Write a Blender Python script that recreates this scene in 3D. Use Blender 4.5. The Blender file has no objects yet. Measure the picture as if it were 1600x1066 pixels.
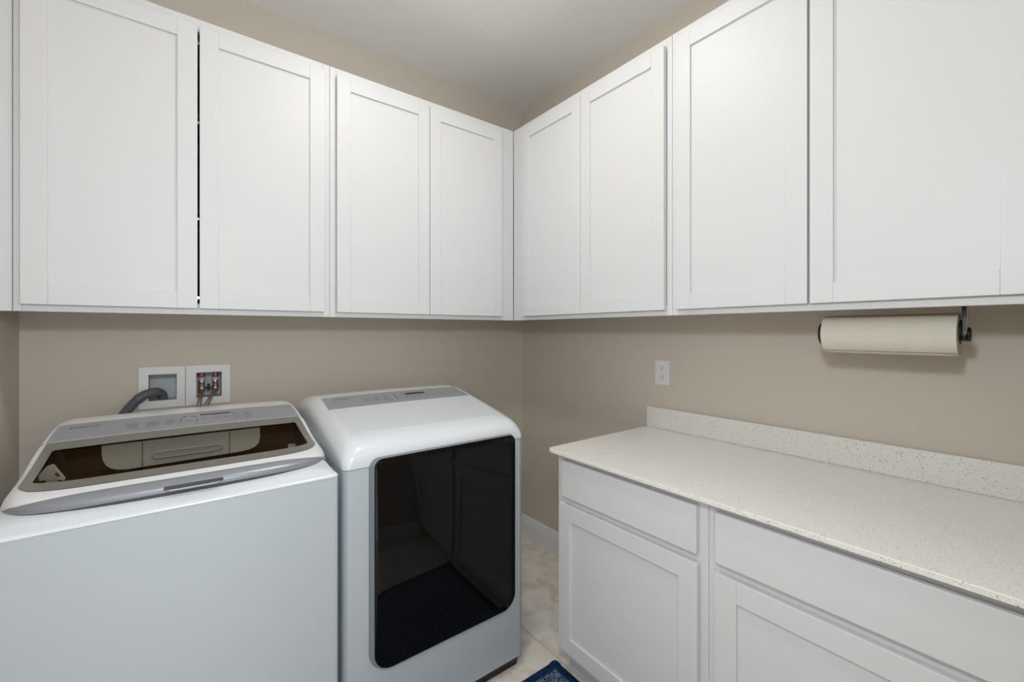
import bpy, bmesh, math, random
from math import sin, cos, pi, sqrt, radians, atan2
from mathutils import Vector, Matrix

scn = bpy.context.scene
COL = scn.collection
random.seed(7)

# ------------------------------------------------------------------ camera
FPX = 670.0                                   # focal length in pixels of a 1600-wide frame
YAW = math.atan(511.1 / FPX)
cam_d = bpy.data.cameras.new('camera')
cam_d.sensor_fit = 'HORIZONTAL'; cam_d.sensor_width = 36.0
cam_d.lens = FPX * 36.0 / 1600.0
cam_d.shift_y = -15.0 / 1600.0
cam_d.clip_start = 0.02; cam_d.clip_end = 50
cam = bpy.data.objects.new('camera', cam_d); COL.objects.link(cam)
cam.location = (-1.7468, -2.1766, 1.313)
cam.rotation_euler = (pi / 2, 0, -YAW)
scn.camera = cam

# ------------------------------------------------------------------ world, lights, exposure
scn.view_settings.view_transform = 'Standard'
scn.view_settings.look = 'None'
scn.view_settings.gamma = 1
scn.view_settings.use_curve_mapping = False
scn.view_settings.exposure = 0.03
W = bpy.data.worlds.new('hallway_light'); scn.world = W
W.use_nodes = True
W.node_tree.nodes['Background'].inputs[0].default_value = (0.93, 0.96, 1.0, 1)
W.node_tree.nodes['Background'].inputs[1].default_value = 2.0
LAMP_EMIT = 95.0                              # glowing glass of the ceiling lamp
FLASH_W = 24.5
fl = bpy.data.lights.new('flash', 'POINT')
fl.energy = FLASH_W; fl.shadow_soft_size = 0.05; fl.color = (0.88, 0.945, 1.0)
fo = bpy.data.objects.new('photographers_flash', fl); COL.objects.link(fo)
fo.location = (-1.70, -2.10, 1.68)
# ------------------------------------------------------------------ materials
def nt(name):
    m = bpy.data.materials.new(name); m.use_nodes = True
    return m, m.node_tree, m.node_tree.nodes['Principled BSDF']
def mat(name, col, rough=0.5, metal=0.0, coat=0.0, ior=1.45, spec=None, bump=None):
    m, t, b = nt(name)
    b.inputs['Base Color'].default_value = (*col, 1)
    b.inputs['Roughness'].default_value = rough
    b.inputs['Metallic'].default_value = metal
    b.inputs['Coat Weight'].default_value = coat
    b.inputs['Coat Roughness'].default_value = 0.05
    b.inputs['IOR'].default_value = ior
    if spec is not None: b.inputs['Specular IOR Level'].default_value = spec
    if bump: add_bump(t, b, *bump)
    return m
def coords(t, scale=(1, 1, 1)):
    g = t.nodes.new('ShaderNodeNewGeometry')
    mp = t.nodes.new('ShaderNodeMapping'); mp.inputs['Scale'].default_value = scale
    t.links.new(g.outputs['Position'], mp.inputs['Vector'])
    return mp.outputs['Vector']
def add_bump(t, b, scale, strength, dist=0.001, detail=3, stretch=(1, 1, 1)):
    n = t.nodes.new('ShaderNodeTexNoise'); n.inputs['Scale'].default_value = scale; n.inputs['Detail'].default_value = detail
    t.links.new(coords(t, stretch), n.inputs['Vector'])
    bp = t.nodes.new('ShaderNodeBump'); bp.inputs['Strength'].default_value = strength; bp.inputs['Distance'].default_value = dist
    t.links.new(n.outputs['Fac'], bp.inputs['Height']); t.links.new(bp.outputs['Normal'], b.inputs['Normal'])
def ramp(t, fac, stops, interp='LINEAR'):
    r = t.nodes.new('ShaderNodeValToRGB'); r.color_ramp.interpolation = interp
    e = r.color_ramp.elements
    while len(e) < len(stops): e.new(0.5)
    for i, (p, c) in enumerate(stops):
        e[i].position = p; e[i].color = (*c, 1)
    t.links.new(fac, r.inputs[0]); return r.outputs[0]
def mixc(t, fac, a, b, mode='MIX'):
    n = t.nodes.new('ShaderNodeMix'); n.data_type = 'RGBA'; n.blend_type = mode
    for sock, v in ((0, fac), (6, a), (7, b)):
        if isinstance(v, (int, float)): n.inputs[sock].default_value = v
        elif isinstance(v, tuple): n.inputs[sock].default_value = (*v, 1)
        else: t.links.new(v, n.inputs[sock])
    return n.outputs[2]
def mth(t, op, a, b=None, c=None):
    n = t.nodes.new('ShaderNodeMath'); n.operation = op
    for i, v in enumerate((a, b, c)):
        if v is None: continue
        if isinstance(v, (int, float)): n.inputs[i].default_value = v
        else: t.links.new(v, n.inputs[i])
    return n.outputs[0]

M = {}
M['wall'] = mat('beige_wall_paint', (0.605, 0.55, 0.475), 0.75, bump=(220, 0.35, 0.0012, 2))
M['ceiling'] = mat('ceiling_paint', (0.88, 0.865, 0.84), 0.85, bump=(70, 0.6, 0.003, 4))
M['cab'] = mat('white_cabinet_paint', (0.675, 0.68, 0.69), 0.46, bump=(18, 0.05, 0.001, 2))
M['trim'] = mat('white_trim_paint', (0.78, 0.78, 0.78), 0.35)
M['dark_inside'] = mat('cabinet_inside_shade', (0.05, 0.045, 0.04), 0.8)  # shade of the hollow interior put into shelf and back colour
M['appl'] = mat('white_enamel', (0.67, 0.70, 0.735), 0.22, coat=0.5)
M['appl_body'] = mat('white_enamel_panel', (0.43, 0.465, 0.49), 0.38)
M['door_edge'] = mat('grey_door_surround', (0.20, 0.22, 0.245), 0.35)
M['appl_lid'] = mat('glossy_white_lid', (0.74, 0.74, 0.765), 0.32, coat=0.15)
M['silver'] = mat('silver_grey_console', (0.36, 0.375, 0.41), 0.30, metal=0.25)
M['silver_dk'] = mat('silver_grey_handle_band', (0.27, 0.28, 0.31), 0.30, metal=0.3)
M['lidborder'] = mat('taupe_glass_border', (0.205, 0.20, 0.18), 0.12, coat=0.5)
M['print'] = mat('dark_print', (0.10, 0.10, 0.11), 0.5)
M['print_lt'] = mat('grey_print', (0.22, 0.225, 0.25), 0.5)
M['display'] = mat('black_display', (0.01, 0.01, 0.012), 0.2)
M['grip'] = mat('grip_recess_shade', (0.05, 0.05, 0.06), 0.4)  # shade of the pull recess as a dark colour
M['black'] = mat('black_plastic', (0.012, 0.012, 0.012), 0.45)
M['blackmetal'] = mat('black_lacquered_metal', (0.012, 0.011, 0.010), 0.25)
M['chrome'] = mat('chrome', (0.62, 0.61, 0.58), 0.22, metal=1.0)
M['steel'] = mat('drum_steel', (0.40, 0.34, 0.28), 0.32, metal=0.8)
M['blackglass'] = mat('black_door_glass', (0.003, 0.003, 0.003), 0.04, ior=1.30)
M['plastic_white'] = mat('white_plastic', (0.74, 0.74, 0.735), 0.4)
M['plastic_grey'] = mat('pale_grey_plastic', (0.55, 0.58, 0.60), 0.45)
M['tub'] = mat('tub_white_plastic', (0.72, 0.72, 0.71), 0.3)
M['tub_brown'] = mat('tub_brown_darkness', (0.06, 0.028, 0.012), 0.7, spec=0.1)  # tub darkness under the smoked glass put into the brown
M['hose'] = mat('grey_rubber_hose', (0.115, 0.12, 0.13), 0.5)
M['braid'] = mat('braided_steel_hose', (0.34, 0.27, 0.23), 0.35, metal=0.7, bump=(900, 0.8, 0.001, 1))
M['brass'] = mat('brass', (0.42, 0.26, 0.12), 0.35, metal=0.8)
M['copper'] = mat('copper', (0.55, 0.30, 0.20), 0.3, metal=0.9)
M['redband'] = mat('red_label_band', (0.30, 0.08, 0.07), 0.4)
M['plate'] = mat('brushed_metal_plate', (0.62, 0.60, 0.56), 0.5, metal=0.2)
M['blueband'] = mat('pale_blue_label_band', (0.45, 0.52, 0.66), 0.3)
M['wood'] = mat('raw_cabinet_underside', (0.33, 0.22, 0.13), 0.6)
M['slot'] = mat('outlet_slot', (0.02, 0.02, 0.02), 0.6)
M['gap_dark'] = mat('dark_gap_line', (0.06, 0.06, 0.07), 0.6)  # dark joints, and the lid gap's shade put into colour
M['scuff'] = mat('grey_scuff', (0.40, 0.40, 0.40), 0.6)
M['roll_core'] = mat('cardboard_core', (0.20, 0.15, 0.10), 0.8)

def quartz():
    m, t, b = nt('speckled_quartz')
    v = coords(t)
    def specks(scale, keep, rad):
        vo = t.nodes.new('ShaderNodeTexVoronoi'); vo.inputs['Scale'].default_value = scale
        t.links.new(v, vo.inputs['Vector'])
        s = t.nodes.new('ShaderNodeSeparateColor'); t.links.new(vo.outputs['Color'], s.inputs[0])
        a = mth(t, 'LESS_THAN', s.outputs[0], keep)
        r = mth(t, 'MULTIPLY', s.outputs[1], rad)
        return mth(t, 'MULTIPLY', a, mth(t, 'LESS_THAN', vo.outputs['Distance'], r)), s.outputs[2]
    n = t.nodes.new('ShaderNodeTexNoise'); n.inputs['Scale'].default_value = 260; n.inputs['Detail'].default_value = 4
    t.links.new(v, n.inputs['Vector'])
    base = ramp(t, n.outputs['Fac'], [(0.3, (0.74, 0.725, 0.69)), (0.7, (0.84, 0.83, 0.80))])
    f1, c1 = specks(300, 0.22, 0.50)
    col = mixc(t, f1, base, ramp(t, c1, [(0.0, (0.22, 0.19, 0.15)), (0.5, (0.46, 0.43, 0.36)), (1.0, (0.62, 0.56, 0.44))]))
    f2, c2 = specks(170, 0.06, 0.30)
    col = mixc(t, f2, col, ramp(t, c2, [(0.0, (0.08, 0.07, 0.06)), (1.0, (0.30, 0.27, 0.22))]))
    f3, c3 = specks(330, 0.20, 0.6)
    col = mixc(t, f3, col, (0.88, 0.88, 0.87))
    t.links.new(col, b.inputs['Base Color'])
    b.inputs['Roughness'].default_value = 0.28
    return m
M['quartz'] = quartz()

def floor_tile():
    m, t, b = nt('beige_stone_tile')
    v = coords(t)
    s = t.nodes.new('ShaderNodeSeparateXYZ'); t.links.new(v, s.inputs[0])
    S, SY = 0.610, 0.914
    def line(o, off, S, w=0.0032):
        f = mth(t, 'MODULO', mth(t, 'ADD', mth(t, 'DIVIDE', mth(t, 'SUBTRACT', o, off), S), 40.0), 1.0)
        d = mth(t, 'MINIMUM', f, mth(t, 'SUBTRACT', 1.0, f))
        return mth(t, 'LESS_THAN', d, w), mth(t, 'FLOOR', mth(t, 'ADD', mth(t, 'DIVIDE', mth(t, 'SUBTRACT', o, off), S), 40.0))
    gx, ix = line(s.outputs[0], -0.555, S)
    ys = mth(t, 'SUBTRACT', s.outputs[1], mth(t, 'MULTIPLY', mth(t, 'MODULO', mth(t, 'ADD', ix, 0.0), 2.0), 0.457))
    gy, iy = line(ys, -0.912, SY, 0.0016)
    g = mth(t, 'MAXIMUM', gx, gy)
    n1 = t.nodes.new('ShaderNodeTexNoise'); n1.inputs['Scale'].default_value = 9; n1.inputs['Detail'].default_value = 8; n1.inputs['Distortion'].default_value = 0.8
    cb = t.nodes.new('ShaderNodeCombineXYZ'); t.links.new(mth(t, 'MULTIPLY', ix, 3.7), cb.inputs[0]); t.links.new(mth(t, 'MULTIPLY', iy, 5.3), cb.inputs[1])
    ad = t.nodes.new('ShaderNodeVectorMath'); t.links.new(v, ad.inputs[0]); t.links.new(cb.outputs[0], ad.inputs[1])
    t.links.new(ad.outputs[0], n1.inputs['Vector'])
    base = ramp(t, n1.outputs['Fac'], [(0.32, (0.68, 0.61, 0.54)), (0.5, (0.80, 0.75, 0.67)), (0.70, (0.88, 0.83, 0.76))])
    n2 = t.nodes.new('ShaderNodeTexNoise'); n2.inputs['Scale'].default_value = 24; n2.inputs['Detail'].default_value = 10; n2.inputs['Distortion'].default_value = 2.2
    t.links.new(ad.outputs[0], n2.inputs['Vector'])
    vein = ramp(t, n2.outputs['Fac'], [(0.485, (0, 0, 0)), (0.5, (0.8, 0.8, 0.8)), (0.515, (0, 0, 0))])
    patch = ramp(t, n1.outputs['Fac'], [(0.42, (1, 1, 1)), (0.56, (0, 0, 0))])
    vv = mixc(t, 1.0, vein, patch, 'MULTIPLY')
    sep = t.nodes.new('ShaderNodeSeparateColor'); t.links.new(vv, sep.inputs[0])
    col = mixc(t, mth(t, 'MULTIPLY', sep.outputs[0], 0.9), base, (0.30, 0.22, 0.17))
    col = mixc(t, g, col, (0.52, 0.47, 0.40))
    t.links.new(col, b.inputs['Base Color'])
    b.inputs['Roughness'].default_value = 0.42
    bp = t.nodes.new('ShaderNodeBump'); bp.inputs['Strength'].default_value = 0.4; bp.inputs['Distance'].default_value = 0.002
    t.links.new(mth(t, 'SUBTRACT', 1.0, g), bp.inputs['Height']); t.links.new(bp.outputs['Normal'], b.inputs['Normal'])
    return m
M['tile'] = floor_tile()

def towel():
    m, t, b = nt('cream_paper_towel')
    b.inputs['Base Color'].default_value = (0.66, 0.63, 0.54, 1); b.inputs['Roughness'].default_value = 0.95
    vo = t.nodes.new('ShaderNodeTexVoronoi'); vo.inputs['Scale'].default_value = 95
    t.links.new(coords(t, (1, 0.6, 1)), vo.inputs['Vector'])
    bp = t.nodes.new('ShaderNodeBump'); bp.inputs['Strength'].default_value = 0.35; bp.inputs['Distance'].default_value = 0.002
    t.links.new(vo.outputs['Distance'], bp.inputs['Height']); t.links.new(bp.outputs['Normal'], b.inputs['Normal'])
    return m
M['towel'] = towel()

def tinted():
    m, t, b = nt('smoked_brown_lid_glass')
    for n in list(t.nodes):
        if n.type == 'BSDF_PRINCIPLED': t.nodes.remove(n)
    out = t.nodes['Material Output']
    tr = t.nodes.new('ShaderNodeBsdfTransparent'); tr.inputs[0].default_value = (0.73, 0.69, 0.62, 1)
    gl = t.nodes.new('ShaderNodeBsdfGlossy'); gl.inputs['Roughness'].default_value = 0.06
    fr = t.nodes.new('ShaderNodeFresnel'); fr.inputs[0].default_value = 1.18
    mx = t.nodes.new('ShaderNodeMixShader')
    t.links.new(fr.outputs[0], mx.inputs[0]); t.links.new(tr.outputs[0], mx.inputs[1]); t.links.new(gl.outputs[0], mx.inputs[2])
    t.links.new(mx.outputs[0], out.inputs[0])
    return m
M['tint'] = tinted()

def emis(name, col, s):
    m, t, b = nt(name)
    b.inputs['Emission Color'].default_value = (*col, 1); b.inputs['Emission Strength'].default_value = s
    b.inputs['Base Color'].default_value = (0.9, 0.9, 0.88, 1)
    return m
M['lampglass'] = emis('lit_frosted_glass', (1.0, 0.975, 0.93), LAMP_EMIT)

def rugmat(name, stops, sc, st):
    m, t, b = nt(name)
    n = t.nodes.new('ShaderNodeTexNoise'); n.inputs['Scale'].default_value = sc; n.inputs['Detail'].default_value = 2
    t.links.new(coords(t, st), n.inputs['Vector'])
    t.links.new(ramp(t, n.outputs['Fac'], stops), b.inputs['Base Color'])
    b.inputs['Roughness'].default_value = 1.0; b.inputs['Specular IOR Level'].default_value = 0.1
    return m
M['rug_in'] = rugmat('blue_white_woven_yarn', [(0.42, (0.01, 0.02, 0.06)), (0.52, (0.04, 0.075, 0.15)), (0.60, (0.32, 0.38, 0.46))], 190, (1, 1, 1))
M['rug_border'] = rugmat('navy_rug_border', [(0.3, (0.004, 0.012, 0.040)), (0.7, (0.015, 0.045, 0.13))], 120, (1.0, 1.0, 1.0))

# ------------------------------------------------------------------ helpers
def link_mesh(name, me, m=None, parent=None, smooth=False):
    o = bpy.data.objects.new(name, me); COL.objects.link(o)
    if m is not None:
        for mm in (m if isinstance(m, (list, tuple)) else [m]): me.materials.append(mm)
    if parent is not None: o.parent = parent
    if smooth:
        for p in me.polygons: p.use_smooth = True
    return o
def loc_of(o):
    v = Vector((0, 0, 0))
    while o is not None:
        v += o.location; o = o.parent
    return v
class MB:
    """collects geometry given in world coordinates"""
    def __init__(s): s.bm = bmesh.new()
    def box(s, x0, x1, y0, y1, z0, z1, mi=0):
        x0, x1 = min(x0, x1), max(x0, x1); y0, y1 = min(y0, y1), max(y0, y1); z0, z1 = min(z0, z1), max(z0, z1)
        v = [s.bm.verts.new(p) for p in ((x0,y0,z0),(x1,y0,z0),(x1,y1,z0),(x0,y1,z0),(x0,y0,z1),(x1,y0,z1),(x1,y1,z1),(x0,y1,z1))]
        for q in ((0,3,2,1),(4,5,6,7),(0,1,5,4),(1,2,6,5),(2,3,7,6),(3,0,4,7)):
            f = s.bm.faces.new([v[i] for i in q]); f.material_index = mi
        return s
    def grid(s, fn, nu, nv, closed_u=False, mi=0, smooth=True, flip=False):
        vs = [[s.bm.verts.new(fn(i / nu, j / nv)) for i in range(nu + (0 if closed_u else 1))] for j in range(nv + 1)]
        n = len(vs[0])
        for j in range(nv):
            for i in range(nu):
                a, b_ = vs[j][i], vs[j][(i + 1) % n]; c, d = vs[j + 1][(i + 1) % n], vs[j + 1][i]
                q = (a, b_, c, d) if not flip else (d, c, b_, a)
                try:
                    f = s.bm.faces.new(q); f.smooth = smooth; f.material_index = mi
                except ValueError: pass
        return vs
    def loops(s, ls, closed=True, cap0=False, cap1=False, smooth=True, mi=0):
        """connect successive point loops of equal length"""
        vs = [[s.bm.verts.new(p) for p in l] for l in ls]
        n = len(vs[0])
        for j in range(len(vs) - 1):
            for i in range(n if closed else n - 1):
                f = s.bm.faces.new((vs[j][i], vs[j][(i + 1) % n], vs[j + 1][(i + 1) % n], vs[j + 1][i])); f.smooth = smooth; f.material_index = mi
        if cap0: f = s.bm.faces.new(vs[0][::-1]); f.material_index = mi
        if cap1: f = s.bm.faces.new(vs[-1]); f.material_index = mi
        return vs
    def tube(s, pts, r, n=14, caps=True, mi=0):
        pts = [Vector(p) for p in pts]; rs = r if isinstance(r, (list, tuple)) else [r] * len(pts)
        ref = None; ls = []
        for i, p in enumerate(pts):
            d = (pts[min(i + 1, len(pts) - 1)] - pts[max(i - 1, 0)]).normalized()
            if ref is None:
                ref = d.cross(Vector((0, 0, 1)))
                if ref.length < 1e-3: ref = d.cross(Vector((1, 0, 0)))
            ref = (ref - d * ref.dot(d)).normalized(); b_ = d.cross(ref)
            ls.append([p + (ref * cos(2 * pi * k / n) + b_ * sin(2 * pi * k / n)) * rs[i] for k in range(n)])
        s.loops(ls, cap0=caps, cap1=caps, mi=mi); return s
    def cyl(s, p0, p1, r, n=24, r1=None, mi=0):
        return s.tube([p0, p1], [r, r if r1 is None else r1], n, mi=mi)
    def prism(s, poly, axis, a, b_, mi=0, smooth=False):
        """poly: 2-D points, extruded along axis from a to b_"""
        def P(u, v, w):
            return {'x': (w, u, v), 'y': (u, w, v), 'z': (u, v, w)}[axis]
        s.loops([[P(u, v, a) for u, v in poly], [P(u, v, b_) for u, v in poly]], cap0=True, cap1=True, smooth=smooth, mi=mi); return s
    def build(s, name, m, parent=None, bevel=0, seg=2, angle=35, smooth=None, at=None, subsurf=0):
        if not s.bm.verts: raise RuntimeError(name)
        bmesh.ops.recalc_face_normals(s.bm, faces=s.bm.faces[:])
        me = bpy.data.meshes.new(name); 
        base = loc_of(parent) if parent is not None else Vector(at) if at is not None else Vector((0, 0, 0))
        bmesh.ops.translate(s.bm, verts=s.bm.verts[:], vec=-base)
        s.bm.to_mesh(me); s.bm.free()
        o = link_mesh(name, me, m, parent)
        if parent is None: o.location = base
        if bevel:
            md = o.modifiers.new('bevel', 'BEVEL'); md.width = bevel; md.segments = seg; md.limit_method = 'ANGLE'; md.angle_limit = radians(angle)
            md.harden_normals = False
            for p in me.polygons: p.use_smooth = True
            try: me.set_sharp_from_angle(angle=radians(angle))
            except Exception: pass
            w = o.modifiers.new('wn', 'WEIGHTED_NORMAL')
        if subsurf:
            md = o.modifiers.new('sub', 'SUBSURF'); md.levels = subsurf; md.render_levels = subsurf
        return o
def thing(name, label, cat, loc, group=None):
    o = bpy.data.objects.new(name, None); o.empty_display_size = 0.1; COL.objects.link(o); o.location = loc
    tag(o, label, cat, group); return o
def tag(o, label, cat, group=None):
    o['label'] = label; o['category'] = cat
    if group: o['group'] = group
    return o
def struct(o):
    o['kind'] = 'structure'; return o
def rrect(x0, x1, z0, z1, r, n=8):
    """rounded rectangle outline, r = radius or 4 radii (bottom-left, bottom-right, top-right, top-left)"""
    rs = r if isinstance(r, (list, tuple)) else (r,) * 4
    out = []
    for (cx, cz, a0), rr in zip(((x0, z0, pi), (x1, z0, 1.5 * pi), (x1, z1, 0), (x0, z1, 0.5 * pi)), rs):
        sx = 1 if cx == x0 else -1; sz = 1 if cz == z0 else -1
        for k in range(n + 1):
            a = a0 + (pi / 2) * k / n
            out.append((cx + sx * rr + rr * cos(a), cz + sz * rr + rr * sin(a)))
    return out
def rr_sub(poly, m):
    """subdivide long straight edges of an outline into m pieces"""
    out = []
    for i, p in enumerate(poly):
        q = poly[(i + 1) % len(poly)]
        L = math.dist(p, q)
        k = m if L > 0.08 else 1
        for j in range(k): out.append((p[0] + (q[0] - p[0]) * j / k, p[1] + (q[1] - p[1]) * j / k))
    return out
def interp(rows, t):
    """Catmull-Rom through rows of equal-length tuples, t in [0, len-1]"""
    i = max(0, min(int(math.floor(t)), len(rows) - 2)); f = t - i
    p0 = rows[max(i - 1, 0)]; p1 = rows[i]; p2 = rows[i + 1]; p3 = rows[min(i + 2, len(rows) - 1)]
    return [0.5 * ((2 * b) + (-a + c) * f + (2 * a - 5 * b + 4 * c - d) * f * f + (-a + 3 * b - 3 * c + d) * f ** 3) for a, b, c, d in zip(p0, p1, p2, p3)]
def bez(pts, n=10):
    out = []
    for k in range((len(pts) - 1) * n + 1): out.append(Vector(interp([tuple(p) for p in pts], k / n)))
    return out

# ------------------------------------------------------------------ room
XL, YF, ZC = -2.195, -2.185, 2.742              # left wall, front wall (behind the camera), ceiling
XH, YH = 0.12, 0.12                            # wall thicknesses
b = MB(); b.box(XL - .12, .12, YF - .12, .12, -.1, 0); struct(b.build('floor', M['tile']))
b = MB(); b.box(XL - .12, .12, YF - .12, .12, ZC, ZC + .1); struct(b.build('ceiling', M['ceiling']))
# back wall with two recess openings for the washer hook-ups
b = MB()
HZ0, HZ1 = 1.040, 1.146
HX = (-1.8604, -1.771, -1.7119, -1.6223)
b.box(XL - .12, .12, 0, .12, 0, HZ0); b.box(XL - .12, .12, 0, .12, HZ1, ZC)
for x0, x1 in ((XL - .12, HX[0]), (HX[1], HX[2]), (HX[3], .12)): b.box(x0, x1, 0, .12, HZ0, HZ1)
struct(b.build('wall_back', M['wall']))
b = MB(); b.box(0, .12, YF - .12, 0, 0, ZC); struct(b.build('wall_right', M['wall']))
b = MB(); b.box(XL - .12, XL, YF - .12, 0, 0, ZC); struct(b.build('wall_left', M['wall']))
DX0, DX1, DZ = -2.12, -1.40, 2.05
b = MB(); b.box(XL, DX0, YF - .12, YF, 0, ZC); b.box(DX1, 0, YF - .12, YF, 0, ZC); b.box(DX0, DX1, YF - .12, YF, DZ, ZC)
struct(b.build('wall_front', M['wall']))
b = MB()
b.box(DX0 - .06, DX0 + .004, YF - .13, YF + .012, 0, DZ + .06); b.box(DX1 - .004, DX1 + .06, YF - .13, YF + .012, 0, DZ + .06)
b.box(DX0 + .004, DX1 - .004, YF - .13, YF + .012, DZ - .004, DZ + .06)
struct(b.build('trim_1', M['trim'], bevel=.003))
# moulded baseboards: outline (distance from wall, height)
BB = [(0, 0), (.015, 0), (.015, .082), (.0135, .086), (.0135, .098), (.010, .103), (.0085, .110), (.0085, .116), (.0055, .119), (.004, .127), (0, .131)]
b = MB(); b.prism([(-d, z) for d, z in BB], 'y', -.985, 0); struct(b.build('baseboard_right', M['trim']))
b = MB(); b.prism([(-d, z) for d, z in BB], 'x', XL, -.0155); struct(b.build('baseboard_back', M['trim']))
b = MB(); b.prism([(XL + d, z) for d, z in BB], 'y', YF, -.016); struct(b.build('baseboard_left', M['trim']))
b = MB(); b.prism([(YF + d, z) for d, z in BB], 'x', DX1 + .061, -.64); struct(b.build('baseboard_front', M['trim']))

# ------------------------------------------------------------------ cabinets
# "run" frames: L = along the back wall (front faces -Y), R = along the right wall (front faces -X).
# a = coordinate along the run, d = distance from the wall, z = height
def run_box(b, run, a0, a1, d0, d1, z0, z1, mi=0):
    if run == 'L': b.box(a0, a1, -d0, -d1, z0, z1, mi)
    else: b.box(-d0, -d1, a0, a1, z0, z1, mi)
def shaker_door(run, a0, a1, z0, z1, d, parent, name='door', sw=.055, rw=.055, th=.0185, rec=.0075):
    a0, a1 = min(a0, a1), max(a0, a1)
    b = MB()
    run_box(b, run, a0, a0 + sw, d, d + th, z0, z1)
    run_box(b, run, a1 - sw, a1, d, d + th, z0, z1)
    run_box(b, run, a0 + sw, a1 - sw, d, d + th, z0, z0 + rw)
    run_box(b, run, a0 + sw, a1 - sw, d, d + th, z1 - rw, z1)
    run_box(b, run, a0 + sw - .004, a1 - sw + .004, d + .002, d + th - rec, z0 + rw - .004, z1 - rw + .004)
    return b.build(name, M['cab'], parent, bevel=.0011, seg=2)
UZ0, UZ1, DD = 1.372, 2.405, .32
DZ0, DZ1 = 1.3925, 2.372
def upper(run, a0, a1, doors, label, stile, mullion=True, corner=0.0):
    """a0 < a1 along the run; stile = (left, right) face frame stile widths"""
    a0, a1 = min(a0, a1), max(a0, a1)
    mid = (a0 + a1) / 2
    loc = (mid, -DD / 2, UZ0) if run == 'L' else (-DD / 2, mid, UZ0)
    t = thing('wall_cabinet', label, 'cabinet', loc, 'white wall cabinets under the ceiling')
    g = .0006
    a0 += g; a1 -= g
    b = MB(); w = .014
    run_box(b, run, a0, a0 + w, .002, DD - .019, UZ0 + .006, UZ1)          # sides
    run_box(b, run, a1 - w, a1, .002, DD - .019, UZ0 + .006, UZ1)
    run_box(b, run, a0 + w, a1 - w, .002, .012, UZ0 + .013, UZ1)            # back
    run_box(b, run, a0 + w, a1 - w, .002, DD - .019, UZ1 - w, UZ1)          # top
    b.build('carcass', M['cab'], t)
    b = MB(); run_box(b, run, a0 + w, a1 - w, .012, DD - .019, UZ0 + .013, UZ0 + .025); 
    b.build('bottom_panel', M['wood'], t)
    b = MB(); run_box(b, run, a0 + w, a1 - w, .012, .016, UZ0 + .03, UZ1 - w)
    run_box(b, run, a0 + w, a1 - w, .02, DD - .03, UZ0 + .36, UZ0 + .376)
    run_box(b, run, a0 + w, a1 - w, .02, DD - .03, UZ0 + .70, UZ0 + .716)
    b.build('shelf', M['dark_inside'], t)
    b = MB(); sl, sr = stile
    run_box(b, run, a0, a0 + sl, DD - .019, DD, UZ0, UZ1); run_box(b, run, a1 - sr, a1, DD - .019, DD, UZ0, UZ1)
    run_box(b, run, a0 + sl, a1 - sr, DD - .019, DD, UZ0, UZ0 + .038); run_box(b, run, a0 + sl, a1 - sr, DD - .019, DD, UZ1 - .045, UZ1)
    if mullion:
        m = (doors[0][1] + doors[1][0]) / 2
        run_box(b, run, m - .019, m + .019, DD - .019, DD, UZ0 + .038, UZ1 - .045)
    b.build('face_frame', M['cab'], t, bevel=.0008, seg=1)
    ds = []
    for k, (p, q) in enumerate(doors):
        ds.append(shaker_door(run, p, q, DZ0, DZ1, DD + .0012, t))
    if not mullion:                                                          # hinge plates seen as glints in the open gap
        mg = (doors[0][1] + doors[1][0]) / 2
        for z in (1.432, 1.71, 2.05, 2.33):
            b = MB(); run_box(b, run, mg - .004, mg + .003, DD - .03, DD - .018, z - .004, z + .004)
            b.build('door_catch', M['chrome'], t)
    return t, ds
tA, dA = upper('L', -2.142, -1.2735, [(-2.1243, -1.7123), (-1.7061, -1.2973)],
      'white wall cabinet above the washer with a black gap between its two doors', (.018, .024), mullion=False)
sc_b = MB(); sc_b.tube([(-1.818, -.3322, 1.8925), (-1.814, -.3322, 1.8935), (-1.810, -.3322, 1.8905)], .0007, 6)
sc_b.tube([(-1.801, -.3322, 1.889), (-1.797, -.3322, 1.888)], .0005, 6)
sc_b.build('scuff_mark', M['scuff'], dA[0])
upper('L', -1.2735, -.3215, [(-1.2489, -.8320), (-.8285, -.4092)],
      'white double-door wall cabinet above the dryer, next to the room corner', (.024, .088))
upper('R', -1.2790, -.3215, [(-1.2566, -.8365), (-.8340, -.4210)],
      'white double-door wall cabinet on the right wall, next to the room corner', (.022, .099))
upper('R', -2.1835, -1.2790, [(-2.134, -1.7222), (-1.7155, -1.3045)],
      'white wall cabinet above the countertop with the paper towels hanging under it', (.049, .0255))
# scribe strip closing the run at the left wall
b = MB(); b.box(XL + .0005, -2.1425, -.301, -.3215, UZ0, UZ1)
tag(b.build('filler_strip', M['cab'], None, bevel=.0008, at=(-2.168, -.31, UZ0)), 'narrow white filler strip between the left wall and the first wall cabinet', 'filler strip')

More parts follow.
